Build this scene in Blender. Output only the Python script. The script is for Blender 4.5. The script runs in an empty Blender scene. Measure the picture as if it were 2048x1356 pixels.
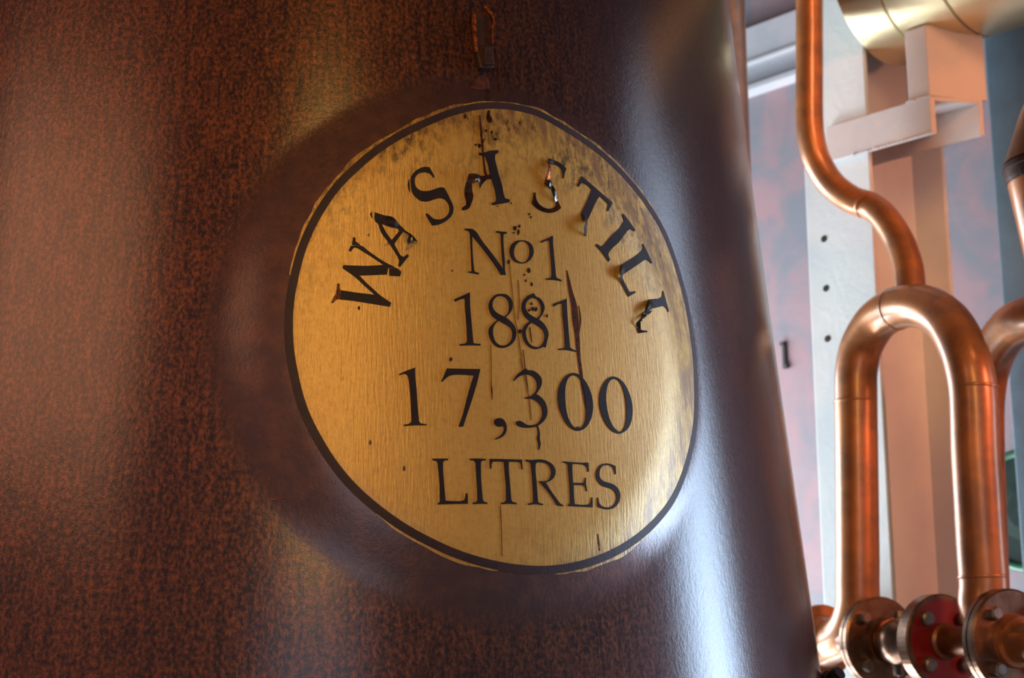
import bpy, bmesh, math, random
import numpy as np
from mathutils import Vector, Matrix
from mathutils.geometry import delaunay_2d_cdt

random.seed(7)
S = bpy.context.scene
COL = S.collection

# ------------------------------------------------------------------ camera
PITCH = math.radians(12.0)
FPX = 2048 * 50.0 / 36.0
EYE = np.array([0.0, 0.0, 1.5])
RT = np.array([1.0, 0, 0])
UP = np.array([0, -math.sin(PITCH), math.cos(PITCH)])
FW = np.array([0, math.cos(PITCH), math.sin(PITCH)])
cd = bpy.data.cameras.new('camera')
cd.lens = 50; cd.sensor_width = 36; cd.sensor_fit = 'HORIZONTAL'
cd.clip_start = 0.05; cd.clip_end = 60
cam = bpy.data.objects.new('camera', cd); COL.objects.link(cam)
cam.location = EYE; cam.rotation_euler = (math.pi / 2 + PITCH, 0, 0)
cd.dof.use_dof = True; cd.dof.focus_distance = 1.75; cd.dof.aperture_fstop = 6.5
S.camera = cam

# ------------------------------------------------------------------ light
S.view_settings.view_transform = 'Standard'
S.view_settings.look = 'None'
S.view_settings.gamma = 1.0
S.view_settings.use_curve_mapping = False
S.view_settings.exposure = 0.0
W = bpy.data.worlds.new('world'); S.world = W; W.use_nodes = True
bg = W.node_tree.nodes['Background']
bg.inputs[0].default_value = (0.66, 0.68, 0.76, 1); bg.inputs[1].default_value = 0.22

def area(name, loc, target, sx, sy, power, color, spread=180):
    l = bpy.data.lights.new(name, 'AREA'); l.shape = 'RECTANGLE'; l.size = sx; l.size_y = sy
    l.energy = power; l.color = color; l.spread = math.radians(spread)
    o = bpy.data.objects.new(name, l); COL.objects.link(o)
    o.location = loc
    o.rotation_euler = (Vector(target) - Vector(loc)).to_track_quat('-Z', 'Y').to_euler()
    return o

# daylight through the tall window in the right-hand wall
area('window_daylight', (2.47, 2.25, 1.80), (0.15, 1.55, 1.8), 0.55, 1.5, 7.4, (0.54, 0.74, 1.0), 55)
area('window_daylight_top', (2.47, 2.25, 3.05), (0.15, 1.55, 2.6), 0.55, 0.9, 1.5, (0.60, 0.76, 1.0), 55)
# daylight through the tall low window behind the still on the left
area('back_window_daylight', (-1.7, 4.05, 1.9), (0.9, 2.9, 1.9), 1.0, 1.0, 78, (0.70, 0.90, 1.0))
area('low_window_daylight', (-1.25, 3.75, 0.55), (0.9, 2.9, 1.6), 0.9, 0.9, 125, (0.80, 0.93, 1.0))
area('end_window_daylight', (-0.45, 5.0, 2.0), (0.75, 2.9, 2.0), 1.5, 1.4, 110, (0.86, 0.94, 1.0))
# unseen upward light added at floor level to brighten the brass pipe's underside
area('added_floor_uplight', (0.0, 4.15, 0.02), (0.0, 4.15, 3.0), 1.4, 1.4, 110, (0.94, 0.99, 1.0))
# cool light from the far end of the still house, behind the camera
area('far_window_daylight', (0.9, -3.6, 2.2), (0.0, 1.8, 1.8), 1.8, 1.4, 13, (0.60, 0.74, 1.0))
# warm lamps and the glow of the neighbouring copper stills
area('lamp_near', (0.32, -0.9, 2.95), (-0.1, 1.8, 1.9), 0.50, 1.2, 24, (1.0, 0.55, 0.13))
area('lamp_above', (1.2, 0.8, 3.6), (0.8, 3.0, 2.7), 0.4, 0.4, 1.7, (1.0, 0.42, 0.18), 50)
area('lamp_left', (-3.2, -1.0, 3.75), (-0.6, 1.7, 1.9), 2.8, 2.0, 68, (1.0, 0.46, 0.24))
area('lamp_right', (2.95, 0.9, 2.7), (0.95, 3.05, 2.1), 0.6, 0.6, 5.0, (1.0, 0.31, 0.14), 60)

# ------------------------------------------------------------------ helpers
def tag(o, label=None, cat=None, group=None, kind=None):
    if label: o['label'] = label
    if cat: o['category'] = cat
    if group: o['group'] = group
    if kind: o['kind'] = kind
    return o

def empty(name, loc, label, cat, group=None, kind=None):
    o = bpy.data.objects.new(name, None); COL.objects.link(o); o.location = loc
    o.empty_display_size = 0.1
    return tag(o, label, cat, group, kind)

def link(name, me, mat, parent=None, smooth=False):
    """me holds world coordinates; the object keeps them when it gets a parent."""
    o = bpy.data.objects.new(name, me); COL.objects.link(o)
    if mat: me.materials.append(mat)
    if smooth:
        me.polygons.foreach_set('use_smooth', [True] * len(me.polygons)); me.set_sharp_from_angle(angle=0.55)
    if parent:
        o.parent = parent
        loc = Vector((0, 0, 0)); p = parent
        while p: loc += p.location; p = p.parent
        o.location = -loc
    me.update()
    return o

def mesh(name, vs, fs):
    me = bpy.data.meshes.new(name)
    me.from_pydata([tuple(map(float, v)) for v in vs], [], fs); me.update()
    return me

def from_bm(name, bm, mat, parent=None, smooth=False):
    bmesh.ops.recalc_face_normals(bm, faces=bm.faces[:])
    me = bpy.data.meshes.new(name); bm.to_mesh(me); bm.free()
    return link(name, me, mat, parent, smooth)

def ray(x, y):
    d = (x - 1024) / FPX * RT + (678 - y) / FPX * UP + FW
    return d / np.linalg.norm(d)

def at(x, y, Y):
    d = ray(x, y); return EYE + d * (Y / d[1])

def catmull(pts, sub=8, closed=False):
    P = [np.asarray(p, float) for p in pts]; n = len(P); out = []
    for i in range(n if closed else n - 1):
        p1, p2 = P[i], P[(i + 1) % n]
        p0 = P[i - 1] if (closed or i > 0) else 2 * p1 - p2
        p3 = P[(i + 2) % n] if (closed or i + 2 < n) else 2 * p2 - p1
        for k in range(sub):
            t = k / sub
            out.append(0.5 * ((2 * p1) + (-p0 + p2) * t + (2 * p0 - 5 * p1 + 4 * p2 - p3) * t * t + (-p0 + 3 * p1 - 3 * p2 + p3) * t ** 3))
    if not closed: out.append(P[-1])
    return out

def tube_bm(path, rad, seg=32, caps=True, bm=None):
    bm = bm or bmesh.new()
    path = [Vector(p) for p in path]; n = len(path)
    if not hasattr(rad, '__len__'): rad = [rad] * n
    prev = None; rings = []
    for i, p in enumerate(path):
        t = (path[min(i + 1, n - 1)] - path[max(i - 1, 0)]).normalized()
        if prev is None:
            a = Vector((0, 0, 1)) if abs(t.z) < 0.9 else Vector((1, 0, 0))
            e1 = (a - t * a.dot(t)).normalized()
        else:
            e1 = (prev - t * prev.dot(t)).normalized()
        prev = e1; e2 = t.cross(e1)
        rings.append([bm.verts.new(p + (e1 * math.cos(2 * math.pi * k / seg) + e2 * math.sin(2 * math.pi * k / seg)) * rad[i]) for k in range(seg)])
    for a, b in zip(rings, rings[1:]):
        for k in range(seg):
            bm.faces.new((a[k], a[(k + 1) % seg], b[(k + 1) % seg], b[k]))
    if caps:
        bm.faces.new(rings[0][::-1]); bm.faces.new(rings[-1])
    return bm

def lathe_bm(base, axis, prof, seg=48, bm=None):
    """prof: (distance along axis, radius)"""
    bm = bm or bmesh.new()
    ax = Vector(axis).normalized(); base = Vector(base)
    a = Vector((0, 0, 1)) if abs(ax.z) < 0.9 else Vector((1, 0, 0))
    e1 = (a - ax * a.dot(ax)).normalized(); e2 = ax.cross(e1)
    rings = []
    for d, r in prof:
        rings.append([bm.verts.new(base + ax * d + (e1 * math.cos(2 * math.pi * k / seg) + e2 * math.sin(2 * math.pi * k / seg)) * max(r, 1e-4)) for k in range(seg)])
    for p, q in zip(rings, rings[1:]):
        for k in range(seg):
            bm.faces.new((p[k], p[(k + 1) % seg], q[(k + 1) % seg], q[k]))
    bm.faces.new(rings[0][::-1]); bm.faces.new(rings[-1])
    return bm

def prism_bm(foot, z0, z1, bm=None):
    """foot: plan points (x, y); z0, z1 numbers or per-point lists"""
    bm = bm or bmesh.new(); n = len(foot)
    z0 = [z0] * n if not hasattr(z0, '__len__') else z0
    z1 = [z1] * n if not hasattr(z1, '__len__') else z1
    lo = [bm.verts.new((p[0], p[1], z)) for p, z in zip(foot, z0)]
    hi = [bm.verts.new((p[0], p[1], z)) for p, z in zip(foot, z1)]
    bm.faces.new(lo[::-1]); bm.faces.new(hi)
    for k in range(n):
        bm.faces.new((lo[k], lo[(k + 1) % n], hi[(k + 1) % n], hi[k]))
    return bm

def bevel(bm, w, seg=2, angle=0.5):
    bmesh.ops.recalc_face_normals(bm, faces=bm.faces[:])
    es = [e for e in bm.edges if len(e.link_faces) == 2 and e.calc_face_angle(0) > angle]
    bmesh.ops.bevel(bm, geom=es, offset=w, segments=seg, affect='EDGES', profile=0.6)
    return bm

# ------------------------------------------------------------------ materials
class NT:
    def __init__(s, name):
        s.m = bpy.data.materials.new(name); s.m.use_nodes = True
        s.t = s.m.node_tree; s.b = s.t.nodes['Principled BSDF']
    def n(s, typ, **kw):
        nd = s.t.nodes.new(typ)
        for k, v in kw.items():
            if k in nd.inputs: s.put(nd.inputs[k], v)
            else: setattr(nd, k, v)
        return nd
    def put(s, sock, v):
        if isinstance(v, bpy.types.NodeSocket): s.t.links.new(v, sock)
        elif hasattr(v, '__len__') and sock.type == 'RGBA' and len(v) == 3: sock.default_value = (*v, 1)
        else: sock.default_value = v
    def set(s, **kw):
        for k, v in kw.items(): s.put(s.b.inputs[k.replace('_', ' ')], v)
    def noise(s, vec, scale, detail=3, rough=0.55, dist=0.0):
        nd = s.n('ShaderNodeTexNoise'); s.put(nd.inputs['Vector'], vec)
        nd.inputs['Scale'].default_value = scale; nd.inputs['Detail'].default_value = detail
        nd.inputs['Roughness'].default_value = rough; nd.inputs['Distortion'].default_value = dist
        return nd.outputs['Fac']
    def mapping(s, vec, scale=(1, 1, 1), rot=(0, 0, 0), loc=(0, 0, 0)):
        nd = s.n('ShaderNodeMapping'); s.put(nd.inputs['Vector'], vec)
        nd.inputs['Scale'].default_value = scale; nd.inputs['Rotation'].default_value = rot; nd.inputs['Location'].default_value = loc
        return nd.outputs[0]
    def ramp(s, fac, stops):
        nd = s.n('ShaderNodeMapRange'); s.put(nd.inputs['Value'], fac)
        a, b, c, d = stops
        nd.inputs[1].default_value = a; nd.inputs[2].default_value = b; nd.inputs[3].default_value = c; nd.inputs[4].default_value = d
        nd.interpolation_type = 'SMOOTHSTEP'
        return nd.outputs[0]
    def mix(s, fac, a, b):
        nd = s.n('ShaderNodeMix', data_type='RGBA')
        s.put(nd.inputs[0], fac); s.put(nd.inputs[6], a); s.put(nd.inputs[7], b)
        return nd.outputs[2]
    def math(s, op, a, b=0.0):
        nd = s.n('ShaderNodeMath', operation=op); s.put(nd.inputs[0], a); s.put(nd.inputs[1], b)
        return nd.outputs[0]
    def bump(s, h, strength, dist):
        nd = s.n('ShaderNodeBump'); s.put(nd.inputs['Height'], h)
        nd.inputs['Strength'].default_value = strength; nd.inputs['Distance'].default_value = dist
        s.put(s.b.inputs['Normal'], nd.outputs[0]); s.put(s.b.inputs['Coat Normal'], nd.outputs[0])
    def uv(s):
        return s.n('ShaderNodeTexCoord').outputs['UV']
    def obj(s):
        return s.n('ShaderNodeTexCoord').outputs['Object']
    def attr(s, name):
        return s.n('ShaderNodeAttribute', attribute_name=name).outputs['Fac']

def srgb(r, g, b):
    f = lambda c: (c / 255) / 12.92 if c <= 10 else ((c / 255 + 0.055) / 1.055) ** 2.4
    return (f(r), f(g), f(b))

def copper_still():
    k = NT('aged_copper'); uv = k.uv(); r = k.attr('disc_distance')
    fv = k.mapping(uv, (1, 0.66, 1))
    fleck = k.noise(fv, 230, 3, 0.62)
    streak = k.noise(k.mapping(uv, (1, 0.14, 1)), 130, 2, 0.5)
    big = k.noise(uv, 6, 3, 0.6)
    fine = k.noise(uv, 800, 2, 0.6)
    f = k.math('ADD', k.math('MULTIPLY', fleck, 0.70), k.math('MULTIPLY', streak, 0.30))
    f = k.math('ADD', f, k.math('MULTIPLY', k.math('SUBTRACT', big, 0.5), 0.12))
    m = k.ramp(f, (0.37, 0.73, 0, 1))
    # smooth painted collar around the plate
    keep = k.ramp(r, (0.300, 0.365, 0, 1))
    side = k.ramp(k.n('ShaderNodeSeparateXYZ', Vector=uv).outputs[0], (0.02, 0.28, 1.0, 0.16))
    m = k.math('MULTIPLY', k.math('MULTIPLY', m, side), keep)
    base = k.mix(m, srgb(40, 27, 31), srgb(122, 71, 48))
    collar = k.mix(k.ramp(k.noise(uv, 40, 3), (0.35, 0.7, 0, 1)), srgb(78, 56, 56), srgb(94, 64, 58))
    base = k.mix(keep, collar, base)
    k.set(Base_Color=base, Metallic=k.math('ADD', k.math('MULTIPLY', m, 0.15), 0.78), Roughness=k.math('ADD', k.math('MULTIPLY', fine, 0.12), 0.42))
    k.b.inputs['Specular Tint'].default_value = (0.55, 0.42, 0.36, 1)
    k.b.inputs['Specular IOR Level'].default_value = 0.5
    k.b.inputs['Coat Weight'].default_value = 0.85
    k.b.inputs['Coat Roughness'].default_value = 0.155
    k.b.inputs['Coat IOR'].default_value = 1.5
    h = k.math('ADD', k.math('MULTIPLY', fleck, 0.6), k.math('MULTIPLY', fine, 0.45))
    h = k.math('ADD', h, k.math('MULTIPLY', k.noise(k.mapping(uv, (1, 0.6, 1)), 90, 2), 0.5))
    k.bump(h, 0.34, 0.0018)
    cb = k.n('ShaderNodeBump'); k.put(cb.inputs['Height'], h); cb.inputs['Strength'].default_value = 0.13; cb.inputs['Distance'].default_value = 0.0018
    k.put(k.b.inputs['Coat Normal'], cb.outputs[0])
    return k.m

def gold_paint():
    k = NT('gold_paint'); uv = k.uv(); r = k.attr('disc_distance')
    brush = k.noise(k.mapping(uv, (1, 0.10, 1)), 420, 3, 0.65)
    brush2 = k.noise(k.mapping(uv, (1, 0.07, 1), (0, 0, 0.35)), 300, 3, 0.6)
    blot = k.noise(uv, 11, 4, 0.6)
    col = k.mix(blot, srgb(188, 140, 58), srgb(206, 166, 84))
    col = k.mix(k.ramp(brush, (0.45, 0.80, 0, 0.22)), col, srgb(150, 104, 48))
    # grime: dark smears near the rim and the upper edge
    rim = k.ramp(r, (0.17, 0.29, 0.0, 1.0))
    gr = k.noise(k.mapping(uv, (1, 0.5, 1), (0, 0, -0.5)), 110, 5, 0.72)
    gp = k.noise(uv, 9, 2, 0.5)
    top = k.ramp(k.n('ShaderNodeSeparateXYZ', Vector=uv).outputs[1], (-0.05, 0.24, 0.25, 1.0))
    g = k.math('MULTIPLY', k.ramp(gr, (0.40, 0.66, 0, 1.0)), k.ramp(gp, (0.36, 0.56, 0.25, 1)))
    g = k.math('MULTIPLY', k.math('MULTIPLY', g, top), k.math('ADD', k.math('MULTIPLY', rim, 0.85), 0.25))
    col = k.mix(g, col, srgb(84, 62, 36))
    wear = k.math('MULTIPLY', k.ramp(r, (0.262, 0.294, 0, 1)), k.ramp(k.noise(k.mapping(uv, (1, 0.25, 1)), 70, 4, 0.65), (0.38, 0.62, 0, 0.8)))
    col = k.mix(wear, col, srgb(122, 84, 56))
    mott = k.ramp(k.noise(uv, 160, 4, 0.7), (0.45, 0.75, 0, 0.35))
    col = k.mix(mott, col, srgb(132, 100, 48))
    speck = k.ramp(k.noise(k.mapping(uv, (1, 0.7, 1)), 60, 2, 0.4), (0.74, 0.80, 0, 0.8))
    col = k.mix(speck, col, srgb(88, 62, 36))
    k.set(Base_Color=col, Metallic=0.30, Roughness=0.42)
    k.b.inputs['Coat Weight'].default_value = 0.35; k.b.inputs['Coat Roughness'].default_value = 0.22
    h = k.math('ADD', brush, k.math('MULTIPLY', brush2, 0.8))
    k.bump(h, 0.34, 0.0011)
    return k.m

def simple(name, col, rough=0.5, metal=0.0, var=None, scale=20, bump=0.0, bscale=80, spec=0.5, coat=0.0):
    k = NT(name); o = k.obj()
    c = col if var is None else k.mix(k.ramp(k.noise(o, scale, 4, 0.6), (0.35, 0.68, 0, 1)), col, var)
    k.set(Base_Color=c, Metallic=metal, Roughness=rough)
    k.b.inputs['Specular IOR Level'].default_value = spec
    k.b.inputs['Coat Weight'].default_value = coat; k.b.inputs['Coat Roughness'].default_value = 0.2
    if bump: k.bump(k.noise(o, bscale, 4, 0.6), bump, 0.002)
    return k.m

M_COPPER = copper_still()
M_GOLD = gold_paint()
M_BLACK = simple('black_vinyl', srgb(30, 23, 28), 0.5, 0, srgb(40, 29, 32), 60, 0.15, 300, spec=0.18)
M_GLOSS = simple('loose_black_vinyl', srgb(26, 20, 24), 0.12, 0, srgb(60, 32, 20), 60, 0.25, 120)
M_SHELLAC = simple('cracked_copper_vinyl', srgb(120, 62, 24), 0.2, 0.5, srgb(30, 18, 14), 260, 0.8, 300)
M_RING = simple('black_ring_paint', srgb(50, 37, 42), 0.5, 0.1, srgb(60, 44, 46), 30, 0.2, 260, spec=0.25)
M_DRIP = simple('brown_drip', srgb(66, 32, 22), 0.25, 0, srgb(40, 22, 20), 90, 0.4, 200)
M_FAINT = simple('old_stain', srgb(128, 92, 48), 0.45, 0.2, srgb(104, 72, 42), 90)
M_RESIN = simple('clear_residue', srgb(176, 150, 90), 0.15, 0.1, srgb(150, 110, 66), 80, 0.4, 120)
M_SCRATCH = simple('bare_copper_edge', srgb(196, 104, 56), 0.3, 0.85, srgb(96, 44, 26), 160, 0.6, 260)
M_DARKCU = simple('dark_copper', srgb(52, 36, 35), 0.5, 0.5, srgb(78, 48, 38), 120, 0.4, 160, spec=0.3)
M_PIPE = simple('copper_pipe', srgb(194, 121, 68), 0.40, 0.4, srgb(152, 100, 66), 14, 0.12, 60, coat=0.6)
M_PIPE2 = simple('brown_copper_pipe', srgb(140, 84, 48), 0.42, 0.5, srgb(108, 68, 46), 14, 0.12, 60, coat=0.3)
M_BRASS = None
M_STEEL = simple('pale_painted_steel', srgb(226, 228, 230), 0.42, 0, srgb(218, 222, 226), 9, 0.45, 70)
M_POST = simple('blue_painted_steel', srgb(92, 112, 126), 0.5, 0, srgb(104, 126, 142), 9, 0.3, 70)
M_BEAM = simple('grey_painted_beam', srgb(158, 152, 158), 0.55, 0, srgb(146, 146, 152), 9, 0.3, 70)
M_STEELP = simple('pale_painted_bracket', srgb(214, 202, 200), 0.45, 0, srgb(204, 196, 198), 12, 0.3, 80)
M_HOLE = simple('dark_hole', srgb(40, 34, 34), 0.6)
M_FLANGE = simple('bronze_flange', srgb(150, 116, 96), 0.30, 0.85, srgb(120, 92, 78), 30, 0.2, 60)
M_RED = simple('red_flange_paint', srgb(150, 22, 20), 0.4, 0, srgb(128, 16, 18), 30, 0.1, 60)
M_BOLT = simple('grey_bolt', srgb(150, 136, 128), 0.35, 0.7, srgb(126, 112, 104), 60)
M_GREEN = simple('green_enamel', srgb(12, 26, 22), 0.7, 0, srgb(16, 34, 28), 30, spec=0.2)
M_GREENL = simple('green_rim_enamel', srgb(30, 84, 60), 0.35, 0, srgb(24, 70, 52), 30)
M_BLACKI = simple('black_iron', srgb(26, 25, 32), 0.35, 0.3, srgb(38, 36, 44), 60, 0.3, 120)
M_FLOOR = simple('grey_floor', srgb(186, 182, 176), 0.6, 0, srgb(166, 162, 156), 5, 0.2, 60)
M_CEIL = simple('dim_ceiling', srgb(120, 100, 88), 0.8, 0, srgb(108, 92, 82), 4)

def wall_mat():
    k = NT('mottled_plaster'); o = k.obj()
    a = k.noise(k.mapping(o, (1, 1, 0.7)), 5.5, 4, 0.6, 0.6)
    b = k.noise(k.mapping(o, (1, 1, 2.5), (0.3, 0, 0)), 9, 4, 0.6, 0.8)
    c = k.mix(k.ramp(a, (0.38, 0.64, 0, 1)), srgb(104, 102, 110), srgb(134, 104, 108))
    c = k.mix(k.ramp(b, (0.5, 0.75, 0, 0.5)), c, srgb(122, 110, 115))
    k.set(Base_Color=c, Roughness=0.7); k.bump(b, 0.2, 0.004)
    return k.m
M_WALL = wall_mat()

def brass():
    k = NT('brushed_brass'); o = k.obj()
    # brushed round the pipe: fine lines across its length
    ln = k.noise(k.mapping(o, (1, 1, 1), (0, 0, -math.radians(43.5))), 30, 2)
    b = k.noise(k.mapping(k.mapping(o, (1, 1, 1), (0, 0, -math.radians(43.5))), (3, 60, 3)), 6, 3, 0.6)
    k.set(Base_Color=k.mix(ln, srgb(226, 216, 184), srgb(214, 198, 156)), Metallic=0.9, Roughness=0.34)
    k.bump(b, 0.25, 0.002)
    return k.m
M_BRASS = brass()

# ------------------------------------------------------------------ the still's surface
CX, CY = -0.361, 2.429
SIL = [(1456, 0), (1470, 100), (1477, 177), (1486, 236), (1494, 295), (1505, 383), (1528, 535), (1536, 600), (1544, 659),
       (1564, 800), (1580, 912), (1595, 1022), (1625, 1208), (1642, 1356)]
_zr = []
for x, y in SIL:
    d = ray(x, y); t = (CX * d[0] + CY * d[1]) / (d[0] ** 2 + d[1] ** 2); p = EYE + d * t
    _zr.append((p[2], math.hypot(p[0] - CX, p[1] - CY)))
_zr.sort()
_pc = np.polyfit([a for a, b in _zr], [b for a, b in _zr], 3)
_zlo, _zhi = _zr[0][0] - 0.05, _zr[-1][0] + 0.05
def rad(z):
    if z < _zlo:
        return float(np.polyval(_pc, _zlo) + np.polyval(np.polyder(_pc), _zlo) * (z - _zlo))
    if z > _zhi:
        return float(np.polyval(_pc, _zhi) + np.polyval(np.polyder(_pc), _zhi) * (z - _zhi) * math.exp(-(z - _zhi) * 0.4))
    return float(np.polyval(_pc, z))

def hit_cone(x, y):
    d = ray(x, y); g = lambda t: math.hypot(*((EYE + d * t)[:2] - (CX, CY))) - rad((EYE + d * t)[2])
    t = 0.8
    while g(t) > 0 and t < 5: t += 0.02
    a, b = t - 0.02, t
    for _ in range(40):
        m = (a + b) / 2
        if g(m) > 0: a = m
        else: b = m
    return EYE + d * b

_dc = hit_cone(993, 676)                                  # centre of the plate
TH0 = math.atan2(_dc[1] - CY, _dc[0] - CX); Z0 = _dc[2]; R0 = rad(Z0)
SL = math.sqrt(1 + float(np.polyval(np.polyder(_pc), Z0)) ** 2)
HB, B0, B1 = 0.013, 0.245, 0.345
def disc_r(th, z):
    dth = (th - TH0 + math.pi) % (2 * math.pi) - math.pi
    return math.hypot(dth * (R0 + rad(z)) / 2, (z - Z0) * SL)
def swell(r):
    """the lettered plate stands a little proud of the wall of the still, with a rolled edge"""
    if r >= B1: return 0.0
    if r <= B0: return HB
    t = (r - B0) / (B1 - B0); return HB * (1 - t * t * (3 - 2 * t))
def surf(th, z):
    r = rad(z) + swell(disc_r(th, z))
    return np.array([CX + r * math.cos(th), CY + r * math.sin(th), z])
def normal(th, z):
    e = 1e-3
    a = surf(th + e, z) - surf(th - e, z); b = surf(th, z + e) - surf(th, z - e)
    n = np.cross(a, b); return n / np.linalg.norm(n)
def hit(x, y):
    """pixel of the photograph -> (theta, z) on the still's surface"""
    d = ray(x, y)
    def g(t):
        p = EYE + d * t; th = math.atan2(p[1] - CY, p[0] - CX)
        return math.hypot(p[0] - CX, p[1] - CY) - rad(p[2]) - swell(disc_r(th, p[2]))
    t = 1.2
    while g(t) > 0 and t < 5: t += 0.02
    a, b = t - 0.02, t
    for _ in range(30):
        m = (a + b) / 2
        if g(m) > 0: a = m
        else: b = m
    p = EYE + d * b
    return math.atan2(p[1] - CY, p[0] - CX), p[2]

still = empty('wash_still', (CX, CY, 0), 'huge dark patinated copper pot still with a gold lettered disc', 'still')

def spaced(lo, hi, fine_lo, fine_hi, fine, coarse):
    out = []; v = lo
    while v < hi - 1e-9:
        out.append(v); v += fine if fine_lo <= v < fine_hi else coarse
    return out
# angles: fine over the part that faces the camera
ths = spaced(TH0 - math.pi, TH0 + math.pi, TH0 - 0.60, TH0 + 0.62, 0.0065, 0.035)
zs = spaced(0.0, 4.2, 1.25, 2.50, 0.0055, 0.06)
if zs[-1] < 4.2: zs.append(4.2)
nt, nz = len(ths), len(zs)
V = np.zeros((nz * nt, 3)); DR = np.zeros(nz * nt); UVs = np.zeros((nz * nt, 2))
for j, z in enumerate(zs):
    rz = rad(z)
    for i, th in enumerate(ths):
        dr = disc_r(th, z); r = rz + swell(dr); q = j * nt + i
        V[q] = (CX + r * math.cos(th), CY + r * math.sin(th), z); DR[q] = dr
        UVs[q] = ((th - TH0) * R0, (z - Z0) * SL)
F = []
for j in range(nz - 1):
    for i in range(nt):
        a, b = j * nt + i, j * nt + (i + 1) % nt
        F.append((a, b, b + nt, a + nt))
F.append(tuple(range(nt))[::-1]); F.append(tuple((nz - 1) * nt + i for i in range(nt)))
me = bpy.data.meshes.new('still_body'); me.from_pydata(V.tolist(), [], F); me.update()
def put_attrs(me, DR, UVs):
    at_ = me.attributes.new('disc_distance', 'FLOAT', 'POINT'); at_.data.foreach_set('value', np.asarray(DR, np.float32))
    ul = me.uv_layers.new(name='surface')
    li = np.zeros(len(me.loops), np.int32); me.loops.foreach_get('vertex_index', li)
    ul.data.foreach_set('uv', np.asarray(UVs, np.float32)[li].ravel())
put_attrs(me, DR, UVs)
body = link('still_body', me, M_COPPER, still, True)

# ------------------------------------------------------------------ the lettered disc
INNER = [(860,251),(818,270),(785,289),(761,305),(738,323),(715,344),(689,368),(668,394),(648,425),(632,453),(619,482),(608,513),(601,540),(597,558),(589.5,597),(586.5,632),(586.5,667),(589.5,709),(597,747),(607,791),(622,833),(637,862),(654,892),(672,920),(706,962),(735,990),(763,1013),(797,1038),(834,1061),(870,1079),(911,1098),(957,1113),(1021,1127),(1062,1131),(1103,1131),(1144,1125),(1185,1114),(1226,1097),(1267,1072),(1292,1052),(1316,1027),(1335,1004),(1347,983),(1357,960),(1367,933),(1377,895),(1385,857),(1387.5,812),(1387.5,765),(1385,718),(1380,674),(1374,635),(1367,600),(1356,558),(1343,517),(1330.5,482),(1315,450),(1292,414),(1267,380),(1238.5,348.5),(1207,318),(1175,293),(1137,268),(1105,250),(1082,234.5),(1049,225.6),(1016,219.4),(994,218),(972,218.5),(949.5,221),(916,229),(883,240)]
loc = []                                                  # polar outline on the unrolled surface
for x, y in INNER:
    th, z = hit(x, y); a = (th - TH0) * (R0 + rad(z)) / 2; b = (z - Z0) * SL
    loc.append((math.atan2(b, a), math.hypot(a, b)))
loc.sort(); LA = np.array([a for a, r in loc]); LR = np.array([r for a, r in loc])
NA = 240
AG = np.linspace(-math.pi, math.pi, NA, endpoint=False)
RI = np.interp(AG, np.r_[LA - 2 * math.pi, LA, LA + 2 * math.pi], np.r_[LR, LR, LR])
ker = np.exp(-np.linspace(-2, 2, 9) ** 2); ker /= ker.sum()
RI = np.convolve(np.r_[RI[-4:], RI, RI[:4]], ker, 'valid')
def polar(a, r):
    z = Z0 + r * math.sin(a) / SL; th = TH0 + r * math.cos(a) / ((R0 + rad(z)) / 2)
    return th, z
RINGW = 0.0098
def gold_w(a):
    """width of the gold line that is left outside the black ring: worn away at the two sides"""
    d = math.degrees(a) % 360
    w = 0.0
    for c, half, wid in ((126, 42, 0.0054), (60, 30, 0.0050), (251, 17, 0.0038), (298, 17, 0.0046)):
        q = abs((d - c + 180) % 360 - 180) / half
        if q < 1: w = max(w, wid * (1 - q * q) ** 0.6)
    return w
def sheet(name, rings, off, mat, parent, closed_centre):
    """rings: list of lists of (angle, radius); laid on the surface at height off"""
    vs, dr, uv = [], [], []
    for rg in rings:
        for a, r in rg:
            th, z = polar(a, r); vs.append(surf(th, z) + normal(th, z) * off); dr.append(r); uv.append(((th - TH0) * R0, (z - Z0) * SL))
    fs = []
    for j in range(len(rings) - 1):
        for i in range(NA):
            fs.append((j * NA + i, j * NA + (i + 1) % NA, (j + 1) * NA + (i + 1) % NA, (j + 1) * NA + i))
    if closed_centre: fs.append(tuple(range(NA))[::-1])
    me = mesh(name, vs, fs); put_attrs(me, dr, uv)
    o = link(name, me, mat, parent, True)
    return o
random.seed(3)
wob = np.array([random.uniform(0.25, 1.35) for _ in range(NA)]); wob = np.convolve(np.r_[wob[-1:], wob, wob[:1]], [0.25, 0.5, 0.25], 'valid')
RG = [RI[i] + RINGW * 0.7 + (RINGW * 0.3 + gold_w(AG[i]) * wob[i] if gold_w(AG[i]) > 0.0003 else 0) for i in range(NA)]
fr = list(np.linspace(0.01, 1, 44))
disc = sheet('lettered_disc', [[(AG[i], RG[i] * f) for i in range(NA)] for f in fr] , 0.0006, M_GOLD, still, True)
tag(disc, 'gold painted round disc with black lettering, cracked and stained')
ring = sheet('border_ring', [[(AG[i], RI[i] + RINGW * f) for i in range(NA)] for f in np.linspace(0, 1, 6)], 0.0010, M_RING, disc, False)
tag(ring, 'black painted ring round the gold field')

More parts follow.
